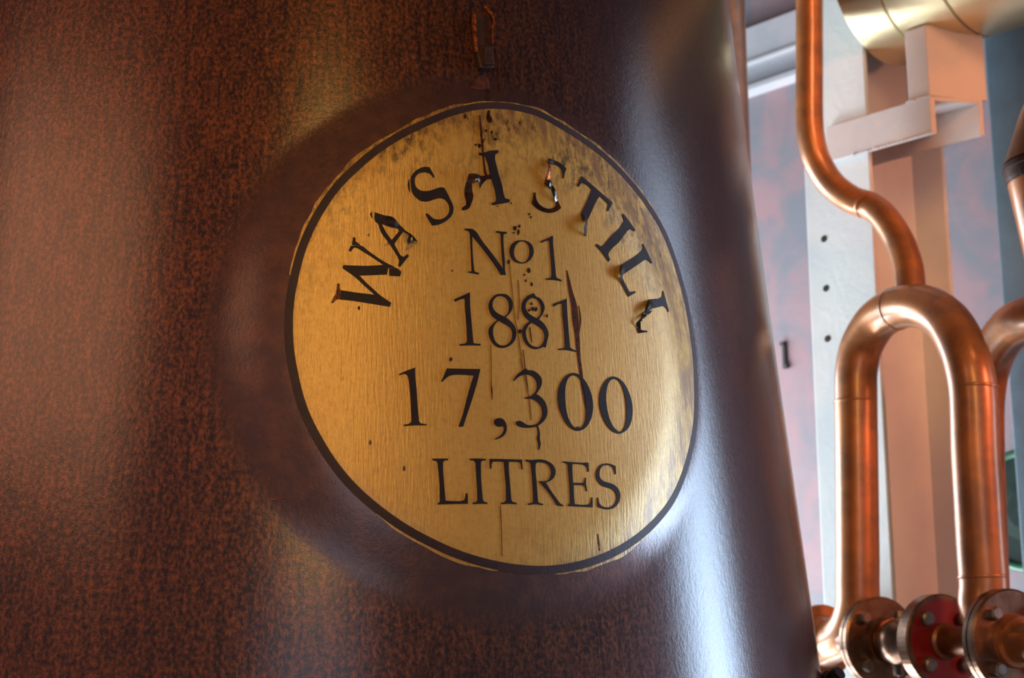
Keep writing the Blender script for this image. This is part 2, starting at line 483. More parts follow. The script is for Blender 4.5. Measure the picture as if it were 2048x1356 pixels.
def smooth_poly(pts, sub=4, corner=48):
    """Catmull-Rom through the traced points, keeping real corners"""
    P = [np.asarray(p, float) for p in pts]; n = len(P); T = []
    for i in range(n):
        a, b = P[i] - P[i - 1], P[(i + 1) % n] - P[i]
        la, lb = np.linalg.norm(a) + 1e-9, np.linalg.norm(b) + 1e-9
        ang = math.degrees(math.acos(max(-1, min(1, float(a @ b / la / lb)))))
        long_ = max(la, lb) > 2.6 * min(la, lb)
        T.append(None if ang > corner or (long_ and ang > 12) else (a / la + b / lb) / 2)
    out = []
    for i in range(n):
        p, q = P[i], P[(i + 1) % n]; L = np.linalg.norm(q - p)
        t0, t1 = T[i], T[(i + 1) % n]
        if t0 is None and t1 is None:
            out.append(p); continue
        d = (q - p) / (L + 1e-9)
        t0 = d if t0 is None else t0; t1 = d if t1 is None else t1
        for k in range(sub):
            t = k / sub
            out.append((2 * t ** 3 - 3 * t * t + 1) * p + (t ** 3 - 2 * t * t + t) * L * t0 + (-2 * t ** 3 + 3 * t * t) * q + (t ** 3 - t * t) * L * t1)
    return out

def decal(name, loops, frame, mat, parent=None, off=0.0011, thick=0.0004, lift=None, label=None, smooth=True, sub=4):
    """a thin sheet of vinyl or paint with the traced outline, wrapped on the surface; lift(x, y) -> extra height where it peels"""
    ox, oy, sc = frame
    L = []
    for lp in loops:
        q = [(ox + p[0] * sc, oy + p[1] * sc) for p in lp]
        L.append(smooth_poly(q, sub) if smooth else [np.array(p) for p in q])
    verts, edges, k = [], [], 0
    for lp in L:
        n = len(lp)
        verts += [Vector((p[0], p[1])) for p in lp]
        edges += [(k + i, k + (i + 1) % n) for i in range(n)]; k += n
    if lift:
        xs = [p[0] for p in L[0]]; ys = [p[1] for p in L[0]]
        gx = min(xs)
        while gx < max(xs):
            gy = min(ys)
            while gy < max(ys):
                verts.append(Vector((gx + 0.37, gy + 0.41))); gy += 2.2
            gx += 2.2
    r = delaunay_2d_cdt(verts, edges, [], 0, 1e-5)
    pv, pf = r[0], r[2]
    def inside(c):
        ins = False
        for lp in L:
            n = len(lp)
            for i in range(n):
                (x1, y1), (x2, y2) = lp[i], lp[(i + 1) % n]
                if (y1 > c[1]) != (y2 > c[1]) and c[0] < (x2 - x1) * (c[1] - y1) / (y2 - y1) + x1: ins = not ins
        return ins
    tris = [t for t in pf if inside(sum((pv[i] for i in t), Vector((0, 0))) / len(t))]
    used = sorted({i for t in tris for i in t}); ix = {u: a for a, u in enumerate(used)}
    top, bot = [], []
    for u in used:
        x, y = pv[u]; th, z = hit(x, y); p, n = surf(th, z), normal(th, z)
        h = off + (lift(x, y) if lift else 0)
        top.append(p + n * (h + thick)); bot.append(p + n * (h if lift else 0.0002))
    N = len(used); fs = []
    ec = {}
    for t in tris:
        a = [ix[i] for i in t]
        fs.append(tuple(a)); fs.append(tuple(N + i for i in reversed(a)))
        for i in range(len(a)):
            e = (a[i], a[(i + 1) % len(a)]); ec[e] = ec.get(e, 0) + 1
    for (a, b) in list(ec):
        if (b, a) not in ec: fs.append((b, a, N + a, N + b))
    me = mesh(name, top + bot, fs)
    bm = bmesh.new(); bm.from_mesh(me); bmesh.ops.recalc_face_normals(bm, faces=bm.faces[:]); bm.to_mesh(me); bm.free()
    o = link(name, me, mat, parent or disc)
    if label: o['label'] = label
    return o

def bend(cx, cy, rx, ry, h):
    return lambda x, y: h * max(0.0, 1 - ((x - cx) / rx) ** 2 - ((y - cy) / ry) ** 2) ** 1.5

A_ = (650, 415, 0.15492); B_ = (810, 290, 0.12536); C_ = (1050, 310, 0.12539); D_ = (1180, 415, 0.19166)
E_ = (920, 445, 0.10742); F_ = (895, 575, 0.13672); G_ = (790, 725, 0.12207); H_ = (1020, 725, 0.12695)
I_ = (860, 905, 0.09766); J_ = (1045, 910, 0.1001)
GL = [
 # W (cut into pieces)
 ('letter', [[(205,1072),(420,1105),(640,1130),(500,1005),(400,912),(320,850),(225,785),(235,748),(380,755),(560,758),(755,745),(600,640),(470,560),(420,528),(375,518),(350,545),(335,572),(303,560),(328,500),(465,497),(560,568),(760,703),(900,775),(812,786),(800,866),(640,873),(440,880),(540,985),(610,1047),(700,1130),(852,1235),(835,1282),(560,1238),(350,1205),(205,1190)]], A_, M_BLACK, None, None),
 ('letter_piece', [[(826,793),(915,785),(982,832),(968,890),(826,882)]], A_, M_BLACK, None, None),
 ('letter_piece', [[(360,390),(395,392),(393,440),(450,484),(345,486)]], A_, M_BLACK, None, None),
 ('letter_piece', [[(158,985),(192,990),(188,1040),(203,1080),(205,1188),(150,1190),(100,1235),(80,1228),(105,1170),(140,1110),(150,1040)]], A_, M_SHELLAC, None, 'crumpled copper coloured serif of the first letter'),
 # A
 ('letter_piece', [[(603,50),(606,100),(612,148),(578,92)]], A_, M_BLACK, None, None),
 ('letter', [[(637,65),(760,105),(855,130),(930,200),(1025,290),(990,338),(890,472),(935,560),(980,628),(1012,642),(1060,607),(1080,628),(965,772),(940,752),(952,690),(935,640),(830,472),(720,320),(680,210),(645,180)],[(728,215),(855,255),(940,275),(955,308),(858,425),(790,330)]], A_, M_BLACK, bend(783, 446, 16, 16, 0.004), None),
 ('peeling_strip', [[(1025,292),(1100,365),(1188,470),(1130,452),(1065,478),(1048,430),(1078,385),(1060,350),(1010,318)]], A_, M_GLOSS, bend(825, 480, 22, 22, 0.005), 'glossy curled strip peeling from the letter A'),
 ('residue', [[(1000,330),(1050,345),(1075,385),(1045,430),(1060,490),(1110,470),(1140,500),(1070,545),(1030,560),(1045,480),(1010,420)]], A_, M_RESIN, None, 'clear glue residue under the letter A'),
 # S
 ('letter', [[(385,358),(430,440),(468,515),(448,525),(415,485),(380,455),(300,437),(220,455),(165,510),(150,580),(165,660),(210,715),(290,742),(390,735),(500,700),(560,683),(615,690),(650,740),(720,880),(760,970),(768,1040),(745,1120),(690,1185),(600,1245),(510,1278),(425,1288),(380,1210),(335,1130),(325,1108),(350,1095),(400,1140),(450,1180),(520,1195),(600,1180),(665,1130),(700,1060),(700,990),(670,920),(620,870),(560,850),(480,865),(390,895),(310,905),(230,885),(160,830),(110,760),(90,640),(90,520),(130,455),(200,395),(290,360)]], B_, M_BLACK, None, None),
 ('letter_piece', [[(62,545),(70,600),(72,680),(78,765),(55,715),(42,640),(50,580)]], B_, M_BLACK, None, None),
 # H
 ('letter', [[(1170,130),(1240,130),(1340,100),(1480,88),(1485,125),(1430,160),(1430,240),(1490,480),(1540,640),(1570,800),(1590,855),(1670,880),(1660,915),(1560,935),(1395,965),(1370,935),(1435,905),(1450,860),(1425,720),(1370,545),(1345,470),(1320,330),(1290,240),(1265,180),(1180,165)]], B_, M_BLACK, None, None),
 ('peeling_strip', [[(1350,475),(1280,490),(1210,500),(1150,475),(1070,475),(990,490),(965,570),(945,640),(945,800),(965,900),(965,965),(900,1008),(905,1050),(1000,1025),(1035,985),(1085,830),(1062,720),(1035,610),(1150,575),(1172,620),(1185,705),(1240,610),(1320,548),(1370,545)]], B_, M_GLOSS, bend(936, 362, 26, 22, 0.006), 'glossy crumpled left half of the letter H'),
 # S
 ('letter', [[(345,82),(400,82),(480,100),(570,150),(652,225),(625,300),(612,380),(590,378),(585,290),(560,220),(500,170),(430,148),(350,150)]], C_, M_BLACK, bend(1093, 326, 14, 14, 0.004), None),
 ('peeling_strip', [[(345,110),(385,150),(388,250),(375,340),(370,395),(290,460),(300,350),(330,200)]], C_, M_SCRATCH, bend(1090, 345, 14, 26, 0.007), 'copper coloured fold peeling off the letter S'),
 ('peeling_strip', [[(275,475),(360,395),(405,440),(412,500),(385,555)]], C_, M_GLOSS, bend(1092, 370, 14, 14, 0.006), None),
 ('letter', [[(410,480),(440,560),(480,660),(530,770),(568,850),(500,900),(420,928),(330,920),(220,880),(140,820),(100,770),(120,680),(130,605),(162,605),(165,680),(190,750),(240,810),(310,850),(380,865),(450,845),(480,800),(475,760),(420,690),(385,600),(385,560)]], C_, M_GLOSS, bend(1102, 388, 16, 22, 0.005), None),
 # T
 ('letter', [[(890,340),(960,400),(1130,545),(1260,660),(1385,765),(1360,820),(1318,905),(1293,885),(1318,790),(1250,720),(1180,660),(1130,740),(1060,890),(985,1050),(925,1180),(970,1275),(960,1305),(900,1250),(870,1190),(885,1110),(870,1000),(900,900),(960,780),(1020,640),(1055,555),(985,490),(915,445),(880,465),(850,515),(820,490),(860,410)]], C_, M_BLACK, bend(1159, 452, 16, 26, 0.010), 'letter T with its foot lifted off the disc'),
 # I L L
 ('letter', [[(340,68),(385,125),(465,240),(452,252),(415,225),(380,250),(290,370),(215,440),(185,490),(202,548),(188,568),(110,460),(52,398),(65,382),(105,410),(140,390),(215,300),(300,220),(350,145),(330,80)]], D_, M_BLACK, None, None),
 ('letter', [[(545,380),(595,480),(642,580),(632,590),(598,556),(565,548),(440,635),(320,715),(360,800),(405,885),(465,875),(470,892),(395,934),(350,850),(290,740),(272,690),(280,612),(330,595),(450,520),(535,455),(545,420),(537,388)]], D_, M_BLACK, bend(1233, 543, 14, 22, 0.009), 'letter L lifted and folded at its heel'),
 ('letter', [[(755,872),(780,960),(815,1085),(808,1093),(780,1045),(755,1030),(650,1055),(605,1062),(608,1075),(525,1108),(565,985),(580,970),(700,955),(740,935),(750,900),(748,880)]], D_, M_BLACK, bend(1284, 616, 22, 22, 0.010), 'last letter L torn in two, its stem lifted'),
 ('peeling_strip', [[(570,1085),(650,1076),(605,1118),(545,1155),(495,1205),(520,1280),(590,1290),(590,1305),(498,1315),(475,1240),(460,1215),(490,1165),(530,1110)]], D_, M_GLOSS, bend(1277, 640, 20, 14, 0.006), 'glossy torn foot of the last letter L'),
 # N o 1
 ('letter', [[(80,120),(240,135),(420,370),(600,600),(795,870),(770,600),(750,230),(735,200),(665,190),(668,165),(865,185),(865,205),(800,230),(800,400),(825,700),(830,900),(845,980),(755,980),(640,800),(420,500),(220,255),(230,600),(255,890),(270,925),(345,945),(340,970),(150,935),(152,920),(210,915),(195,600),(178,220),(150,165),(82,145)]], E_, M_BLACK, None, None),
 ('letter', [[(1140,338),(1230,350),(1320,410),(1362,520),(1350,620),(1290,710),(1200,762),(1110,765),(1010,730),(940,650),(915,560),(930,450),(1000,370),(1070,342)],[(1130,355),(1070,385),(1015,460),(995,560),(1010,650),(1060,715),(1140,750),(1210,735),(1265,660),(1285,560),(1275,460),(1240,395),(1190,358)]], E_, M_BLACK, None, None),
 ('letter', [[(1500,350),(1610,305),(1720,250),(1722,400),(1750,700),(1775,1000),(1790,1035),(1890,1080),(1880,1098),(1720,1072),(1595,1070),(1592,1050),(1680,1035),(1700,990),(1690,800),(1665,500),(1650,340),(1600,345),(1510,385)]], E_, M_BLACK, None, None),
 # 1881
 ('letter', [[(92,178),(200,130),(322,75),(325,250),(345,500),(372,800),(385,822),(480,830),(475,850),(330,848),(178,852),(172,832),(260,818),(280,790),(275,600),(255,350),(245,165),(200,170),(105,212)]], F_, M_BLACK, None, None),
 ('letter', [[(770,98),(860,110),(930,180),(948,280),(920,360),(845,440),(920,500),(980,580),(1000,680),(975,780),(910,850),(820,885),(730,875),(650,810),(600,700),(600,610),(650,540),(720,480),(640,410),(600,320),(598,240),(640,160),(700,110)],[(770,125),(700,150),(660,210),(655,290),(690,350),(760,400),(825,430),(875,380),(893,300),(885,220),(840,150)],[(745,485),(690,540),(660,620),(665,710),(700,800),(770,850),(850,845),(920,780),(942,690),(925,610),(870,560),(800,520)]], F_, M_BLACK, None, None),
 ('letter', [[(1170,120),(1190,118),(1225,95),(1265,95),(1280,130),(1340,160),(1390,220),(1413,300),(1390,380),(1330,470),(1400,530),(1450,610),(1468,690),(1450,790),(1430,880),(1400,870),(1350,890),(1290,905),(1210,885),(1130,810),(1090,710),(1090,620),(1130,550),(1195,495),(1120,420),(1080,330),(1080,250),(1110,180),(1150,140)],[(1235,155),(1180,185),(1140,240),(1138,310),(1170,370),(1230,420),(1300,455),(1350,400),(1363,310),(1340,230),(1300,175)],[(1225,515),(1170,570),(1140,640),(1145,720),(1180,810),(1240,860),(1320,880),(1380,830),(1412,740),(1400,650),(1350,590),(1290,550)]], F_, M_BLACK, None, None),
 ('letter', [[(1535,245),(1640,205),(1738,168),(1740,300),(1760,600),(1785,880),(1820,905),(1880,930),(1870,945),(1720,915),(1620,918),(1618,898),(1690,890),(1710,870),(1700,650),(1675,400),(1668,235),(1620,245),(1545,285)]], F_, M_BLACK, None, None),
 # 17,300
 ('letter', [[(60,195),(180,140),(325,88),(330,250),(350,450),(365,700),(388,960),(410,1000),(515,1018),(515,1030),(330,1030),(145,1042),(140,1022),(240,1000),(265,960),(255,700),(235,400),(215,255),(190,205),(140,190),(68,212)]], G_, M_BLACK, None, None),
 ('letter', [[(845,102),(1100,108),(1392,112),(1340,330),(1260,600),(1170,870),(1112,1052),(1035,1052),(1100,870),(1180,560),(1240,350),(1285,215),(1150,205),(960,205),(870,230),(820,270),(765,322),(752,310),(790,230)]], G_, M_BLACK, None, None),
 ('letter', [[(1690,915),(1760,930),(1805,990),(1825,1070),(1810,1150),(1760,1215),(1640,1268),(1640,1248),(1720,1200),(1770,1130),(1780,1060),(1750,1045),(1690,1055),(1640,1030),(1613,980),(1630,935)]], G_, M_BLACK, None, None),
 ('letter', [[(50,280),(100,200),(180,135),(240,92),(270,122),(350,130),(430,180),(485,250),(495,330),(460,420),(405,500),(480,550),(545,630),(580,740),(570,850),(520,930),(430,1000),(330,1028),(230,1030),(140,1010),(90,975),(85,940),(130,922),(190,940),(250,980),(330,992),(420,965),(480,890),(500,800),(480,700),(430,630),(350,580),(225,570),(230,555),(320,530),(390,470),(415,390),(405,300),(360,230),(290,195),(210,195),(130,230),(60,295)]], H_, M_BLACK, None, None),
 ('letter', [[(980,168),(1060,185),(1150,260),(1220,370),(1270,500),(1297,660),(1290,800),(1250,930),(1180,1030),(1090,1078),(1000,1065),(900,990),(820,860),(760,700),(742,540),(760,400),(810,290),(890,200)],[(985,205),(920,240),(880,320),(860,440),(862,600),(880,760),(920,900),(980,1000),(1050,1040),(1120,1020),(1170,930),(1185,800),(1185,640),(1165,500),(1140,380),(1090,260),(1040,215)]], H_, M_BLACK, None, None),
 ('letter', [[(1600,225),(1680,240),(1770,310),(1840,420),(1890,550),(1920,720),(1910,880),(1870,1010),(1800,1090),(1710,1125),(1620,1095),(1530,1010),(1460,890),(1410,740),(1395,590),(1415,450),(1460,340),(1530,255)],[(1625,262),(1570,290),(1530,360),(1508,480),(1508,620),(1530,780),(1570,920),(1630,1030),(1700,1092),(1760,1080),(1800,1000),(1820,880),(1820,730),(1805,560),(1775,430),(1730,330),(1680,275)]], H_, M_BLACK, None, None),
 # LITRES
 ('letter', [[(42,130),(200,128),(368,130),(362,160),(290,170),(262,200),(262,350),(280,600),(300,850),(315,990),(500,1000),(640,995),(700,970),(728,840),(765,840),(770,1050),(500,1055),(150,1065),(150,1045),(190,1010),(192,900),(185,600),(160,350),(145,200),(110,172),(45,160)]], I_, M_BLACK, None, None),
 ('letter', [[(808,130),(970,128),(1138,135),(1135,162),(1060,172),(1035,200),(1035,400),(1050,700),(1075,970),(1100,1010),(1170,1030),(1165,1055),(1020,1050),(870,1058),(868,1035),(935,1015),(962,980),(960,800),(940,500),(925,210),(890,168),(808,158)]], I_, M_BLACK, None, None),
 ('letter', [[(1212,135),(1550,140),(1872,150),(1880,250),(1890,345),(1868,352),(1845,230),(1810,195),(1605,190),(1605,350),(1630,650),(1655,970),(1680,1010),(1765,1035),(1760,1060),(1600,1052),(1450,1060),(1448,1035),(1520,1015),(1550,980),(1545,700),(1520,400),(1500,195),(1400,185),(1280,190),(1258,230),(1248,330),(1225,340),(1215,200)]], I_, M_BLACK, None, None),
 ('letter', [[(52,95),(160,105),(290,92),(430,105),(550,160),(630,250),(650,350),(625,440),(560,510),(455,555),(560,720),(680,890),(740,970),(805,1005),(795,1025),(680,1010),(600,880),(470,700),(330,545),(335,522),(430,528),(510,500),(550,420),(560,320),(535,240),(470,175),(380,150),(290,150),(252,180),(252,350),(270,550),(290,800),(300,930),(325,960),(405,980),(400,1005),(250,985),(110,1002),(108,970),(180,960),(205,920),(200,750),(185,500),(165,280),(150,170),(120,140),(58,125)]], J_, M_BLACK, None, None),
 ('letter', [[(800,130),(1000,148),(1200,158),(1305,155),(1315,335),(1295,340),(1270,240),(1230,205),(1120,185),(985,180),(985,350),(1000,560),(1100,560),(1220,560),(1245,455),(1258,455),(1262,600),(1282,725),(1268,728),(1235,630),(1190,605),(1010,600),(1015,800),(1030,985),(1200,1000),(1320,990),(1350,950),(1370,850),(1388,855),(1388,1048),(1150,1035),(900,1022),(905,1000),(940,960),(940,800),(925,550),(900,280),(890,190),(860,165),(805,155)]], J_, M_BLACK, None, None),
 ('letter', [[(1850,225),(1855,385),(1838,392),(1815,290),(1760,225),(1670,205),(1590,225),(1540,290),(1525,380),(1540,460),(1600,520),(1700,555),(1820,600),(1900,680),(1938,790),(1930,900),(1880,1000),(1790,1070),(1680,1090),(1580,1070),(1490,1035),(1482,860),(1500,855),(1520,960),(1580,1025),(1680,1050),(1770,1030),(1845,960),(1870,870),(1855,780),(1800,700),(1700,655),(1590,620),(1510,550),(1465,460),(1460,360),(1490,270),(1550,200),(1640,170),(1750,185)]], J_, M_BLACK, None, None),
]
for nm, loops, fr_, mat, lift, lab in GL:
    decal(nm, loops, fr_, mat, disc, 0.0011, 0.0005, lift, lab)

# drips, cracks and spots on the gold
PX = (0, 0, 1.0)
def strip(pts):
    """(x, y, width) down the drip -> outline"""
    l = [(x - w / 2, y) for x, y, w in pts]; r = [(x + w / 2, y) for x, y, w in pts]
    return l + r[::-1]
for nm, pts, mat, off in (
    ('drip', [(1133,541,1.5),(1136,560,5),(1141,585,8),(1147,610,11),(1150,640,12),(1153,665,9),(1155,690,8),(1157,715,6),(1161,745,6),(1164,775,4),(1168,800,3),(1172,825,1)], M_DRIP, 0.0009),
    ('drip', [(1157,612,1),(1160,640,3),(1158,660,2),(1156,676,1)], M_DRIP, 0.0009),
    ('crack', [(958.5,232,1.5),(961,260,3.5),(963,285,4),(966,320,3.5),(969,345,5),(972,352,4)], M_DRIP, 0.0019),
    ('drip', [(977,222,5),(976,232,7),(978,240,11),(979,246,5)], M_GLOSS, 0.0012),
    ('drip', [(1074,852,3),(1077,865,4),(1076,878,6),(1078,888,5),(1077,900,2)], M_BLACK, 0.0009),
    ('crack', [(1000,1010,.6),(1001,1030,1.4),(1002,1045,.8),(1003,1080,.9),(1004,1112,.6)], M_DRIP, 0.0009),
    ('crack', [(1195,1068,1),(1196,1080,2),(1198,1093,2),(1199,1102,1)], M_DRIP, 0.0009),
    ('crack', [(1018,520,.8),(1022,560,.9),(1025,590,.9),(1030,640,1.0),(1036,670,1.6),(1040,700,2.0),(1043,715,1.8)], M_FAINT, 0.0009),
    ('crack', [(1041,716,3),(1045,740,2),(1052,770,1.6),(1058,800,1.6),(1062,840,1.2)], M_FAINT, 0.0009),
    ('crack', [(1046,700,1.2),(1050,740,1.4),(1054,770,1.4),(1056,785,1)], M_DRIP, 0.0009),
    ('crack', [(1059,655,2),(1061,672,2.2),(1063,685,1)], M_DRIP, 0.0009),
    ('crack', [(981,690,.7),(982,730,.9),(982,770,1.4),(983,780,3),(984,800,.8)], M_DRIP, 0.0009),
    ('crack', [(1036,560,1.2),(1038,600,1.3),(1036,640,1)], M_FAINT, 0.0009),
    ('crack', [(978,247,1.2),(976,268,1.1),(978,290,.9)], M_FAINT, 0.0009),
):
    decal(nm, [strip(pts)], PX, mat, disc, off, 0.0003)
def blob(x, y, w, h, seed):
    rr = random.Random(seed)
    return [(x + w / 2 * math.cos(a) * rr.uniform(0.75, 1.15), y + h / 2 * math.sin(a) * rr.uniform(0.75, 1.15)) for a in [2 * math.pi * k / 9 for k in range(9)]]
SPOTS = [(1029,457,7,10),(1038,453,6,6),(1036,465,5,12),(1027,466,4,4),(1017,524,6,9),(1057,541,7,11),(1048,550,3.5,5),(1051,562,4,6),(1063,569,5,9),
         (1039,663,8,9),(1064,618,7,8),(1057,621,5,5),(1071,619,6,9),(1062,608,5,6),(1093,632,4,7),(901,719,6,9),(904,542,3,4),(971,262,6,5),(983,266,5,8),(961,271,4,8),(990,279,7,6),
         (1039,246,4,5),(930,234,5,9),(965,284,5,5),(958,292,6,9),(968,280,4,4),(1155,855,7,3),(951,290,5,4),(1058,429,4,5),(1061,435,4,5),(995,413,3,3),(1022,407,3,4),(718,616,5,9),(740,885,6,11),(808,937,6,11),(737,470,4,6)]
for q, (x, y, w, h) in enumerate(SPOTS):
    decal('spot', [blob(x, y, w, h, q)], PX, M_DRIP if q % 4 else M_BLACK, disc, 0.0016 if 8 < q < 15 else 0.0009, 0.0003, sub=2)

# ------------------------------------------------------------------ lug above the disc
def patch(outline, h0, h1, bm=None):
    """raised plate on the wall of the still: outline in picture points, from height h0 to h1"""
    bm = bm or bmesh.new(); lo, hi = [], []
    for x, y in outline:
        th, z = hit(x, y); p, n = surf(th, z), normal(th, z)
        lo.append(bm.verts.new(p + n * h0)); hi.append(bm.verts.new(p + n * h1))
    bm.faces.new(hi); bm.faces.new(lo[::-1]); k = len(lo)
    for i in range(k): bm.faces.new((lo[i], lo[(i + 1) % k], hi[(i + 1) % k], hi[i]))
    return bm
lug = from_bm('lug', bevel(patch([(944,33),(956,27),(968,29),(978,42),(981,60),(979,98),(982,142),(955,143),(948,112),(942,85),(940,50)], -0.004, 0.010), 0.0025), M_DARKCU, still)
tag(lug, 'dark copper tongue with worn bright edges above the disc')
from_bm('step', bevel(patch([(961,103),(978,100),(980,138),(960,139)], 0.009, 0.014), 0.0012), M_DARKCU, lug)
for pts in ([(938,34),(944,32),(945,60),(947,85),(948,113),(944,112),(941,85),(938,60)], [(961,19),(968,25),(976,33),(980,42),(983,58),(979,60),(977,44),(970,34),(962,26)], [(964,103),(966,104),(963,132),(960,134)], [(976,58),(979,60),(979,98),(977,98)]):
    from_bm('worn_edge', patch(pts, 0.009, 0.0128), M_SCRATCH, lug)

M_RUST = simple('rusty_run', srgb(96, 48, 32), 0.6, 0.3, srgb(60, 36, 32), 160, 0.3, 200, spec=0.2)
M_LINE = simple('fine_copper_scratch', srgb(128, 72, 42), 0.4, 0.7, srgb(84, 48, 36), 120)
for nm, pts, mat in (('rust_run', [(963,152,8),(964,160,26),(962,170,34),(960,178,40),(958,180,10)], M_RUST),
                     ('rust_run', [(976,178,3),(977,188,5),(977,197,8),(976,203,5)], M_DRIP),
                     ('rust_run', [(992,96,3),(995,120,2),(998,150,2),(1001,186,2)], M_DARKCU)):
    decal(nm, [strip(pts)], PX, mat, still, 0.0006, 0.0003)
def line(a, b, w):
    dx, dy = b[0] - a[0], b[1] - a[1]; L = math.hypot(dx, dy); nx, ny = -dy / L * w / 2, dx / L * w / 2
    m = ((a[0] + b[0]) / 2, (a[1] + b[1]) / 2 - 0.6)
    return [a, (m[0] + nx, m[1] + ny), b, (m[0] - nx, m[1] - ny)]
for a, b, w in (((112, 1182), (262, 1171), 2.6), ((524, 952), (552, 966), 2.2), ((452, 938), (500, 944), 2.0), ((505, 1001), (600, 996), 1.8), ((1085, 98), (1125, 165), 2.0)):
    decal('scratch', [line(a, b, w)], PX, M_LINE, still, 0.0004, 0.0002, smooth=False)

# black bolt at the seam on the right edge of the still
p0 = Vector(at(1650, 1372, 2.30)); bm = None
ax = Vector((0.55, -0.75, 0.62))
bm = lathe_bm(p0 - ax.normalized() * 0.02, ax, [(0, 0.014), (0.012, 0.0145), (0.013, 0.017), (0.022, 0.017), (0.023, 0.0145), (0.028, 0.0145), (0.029, 0.017), (0.038, 0.017), (0.039, 0.011), (0.047, 0.011), (0.0475, 0.0125), (0.052, 0.0125), (0.0525, 0.011), (0.058, 0.0105)], 24)
from_bm('bolt', bm, M_BLACKI, still)

# ------------------------------------------------------------------ frame of the room: u leads away to the right, v comes towards the camera
ANG = math.radians(43.5)
v_ = np.array([math.sin(ANG), -math.cos(ANG), 0]); u_ = np.array([math.cos(ANG), math.sin(ANG), 0])
A0 = np.array([0.79143539, 3.0, 0.0])
def uvz(u, v, z): return A0 + u_ * u + v_ * v + np.array([0, 0, z])
def uvbox(u0, u1, v0, v1, z0, z1, bm=None):
    return prism_bm([uvz(u0, v0, 0), uvz(u1, v0, 0), uvz(u1, v1, 0), uvz(u0, v1, 0)], z0, z1, bm)

WU = 0.75
# right-hand wall, mottled plaster, with a window opening out of the picture
WV0, WV1, WZ0, WZ1 = 1.25, 2.15, 0.9, 3.6
bm = uvbox(WU, WU + 0.2, -3.8, WV0, 0, 4.2)
uvbox(WU, WU + 0.2, WV0, WV1, 0, WZ0, bm); uvbox(WU, WU + 0.2, WV0, WV1, WZ1, 4.2, bm); uvbox(WU, WU + 0.2, WV1, 5.2, 0, 4.2, bm)
tag(from_bm('wall_right', bm, M_WALL), kind='structure')
bm = uvbox(WU - 0.02, WU + 0.06, WV0 - 0.06, WV0, WZ0 - 0.06, WZ1 + 0.06)
uvbox(WU - 0.02, WU + 0.06, WV1, WV1 + 0.06, WZ0 - 0.06, WZ1 + 0.06, bm)
uvbox(WU - 0.02, WU + 0.06, WV0, WV1, WZ0 - 0.06, WZ0, bm); uvbox(WU - 0.02, WU + 0.06, WV0, WV1, WZ1, WZ1 + 0.06, bm)
tag(from_bm('window_1', bm, M_STEEL), kind='structure')
tag(from_bm('floor', prism_bm([(-4, -3), (4.5, -3), (4.5, 8), (-4, 8)], -0.1, 0), M_FLOOR), kind='structure')
tag(from_bm('ceiling', prism_bm([(-4, -3), (4.5, -3), (4.5, 8), (-4, 8)], 4.2, 4.3), M_CEIL), kind='structure')

# ------------------------------------------------------------------ steel column
col = empty('steel_column', uvz(0.16, -0.086, 0), 'pale painted steel column with bolt holes behind the copper pipes', 'column', kind='thing')
FT = 0.014
bm = uvbox(0, FT, -0.172, 0, 0, 4.2); bevel(bm, 0.003)
fl = from_bm('front_flange', bm, M_STEEL, col)
from_bm('back_flange', bevel(uvbox(0.319, 0.333, -0.172, 0, 0, 4.2), 0.003), M_STEEL, col)
from_bm('web', uvbox(FT, 0.319, -0.090, -0.080, 0, 4.2), M_STEEL, col)
def flange_hole(v, z, r):
    bm = lathe_bm(uvz(0.002, v, z), -u_, [(0, r), (0.0032, r), (0.0034, r * 0.6)], 20)
    from_bm('bolt_hole', bm, M_HOLE, fl, True)
for v, z in ((-0.127, 2.388), (-0.128, 2.273), (-0.130, 2.158), (-0.127, 2.503), (-0.131, 2.04)):
    if z < 2.45 and z > 2.1: flange_hole(v, z, 0.0075)

# bracket on the column that carries the brass pipe
br = empty('pipe_bracket', uvz(0.04, 0.05, 2.56), 'pale channel bracket with an upright stub under the brass pipe', 'bracket', kind='thing')
T = 0.008
def uvprism(foot, z0, z1): return prism_bm([uvz(a, b, 0) for a, b in foot], z0, z1)
from_bm('left_plate', bevel(uvprism([(-0.013, -0.10), (-0.001, -0.10), (-0.001, 0.169), (-0.013, 0.163)], 2.56, 2.643), 0.0018), M_STEELP, br)
from_bm('right_plate', bevel(uvprism([(0.080, -0.078), (0.088, -0.078), (0.088, 0.231), (0.080, 0.226)], 2.56, 2.643), 0.0018), M_STEELP, br)
from_bm('top_plate', bevel(uvprism([(-0.001, 0.002), (0.080, 0.002), (0.080, 0.226), (-0.001, 0.169)], 2.633, 2.643), 0.0015), M_STEELP, br)
from_bm('stub', bevel(uvprism([(-0.012, 0.112), (-0.012, 0.164), (0.105, 0.234), (0.105, 0.182)], 2.643, 2.808), 0.003), M_STEELP, br)
bm = bmesh.new()
rr = random.Random(5)
for k in range(9):
    c = uvz(-0.0135, 0.11 + 0.0065 * k, 2.6435 + rr.uniform(-0.001, 0.001))
    bmesh.ops.create_icosphere(bm, subdivisions=1, radius=rr.uniform(0.0028, 0.004), matrix=Matrix.Translation(c))
for k in range(22):
    c = uvz(-0.0135, -0.03 + 0.0088 * k, 2.5605 + rr.uniform(-0.001, 0.001))
    bmesh.ops.create_icosphere(bm, subdivisions=1, radius=rr.uniform(0.0022, 0.0034), matrix=Matrix.Translation(c))
tag(from_bm('weld_bead', bm, M_STEELP, br), kind='stuff')

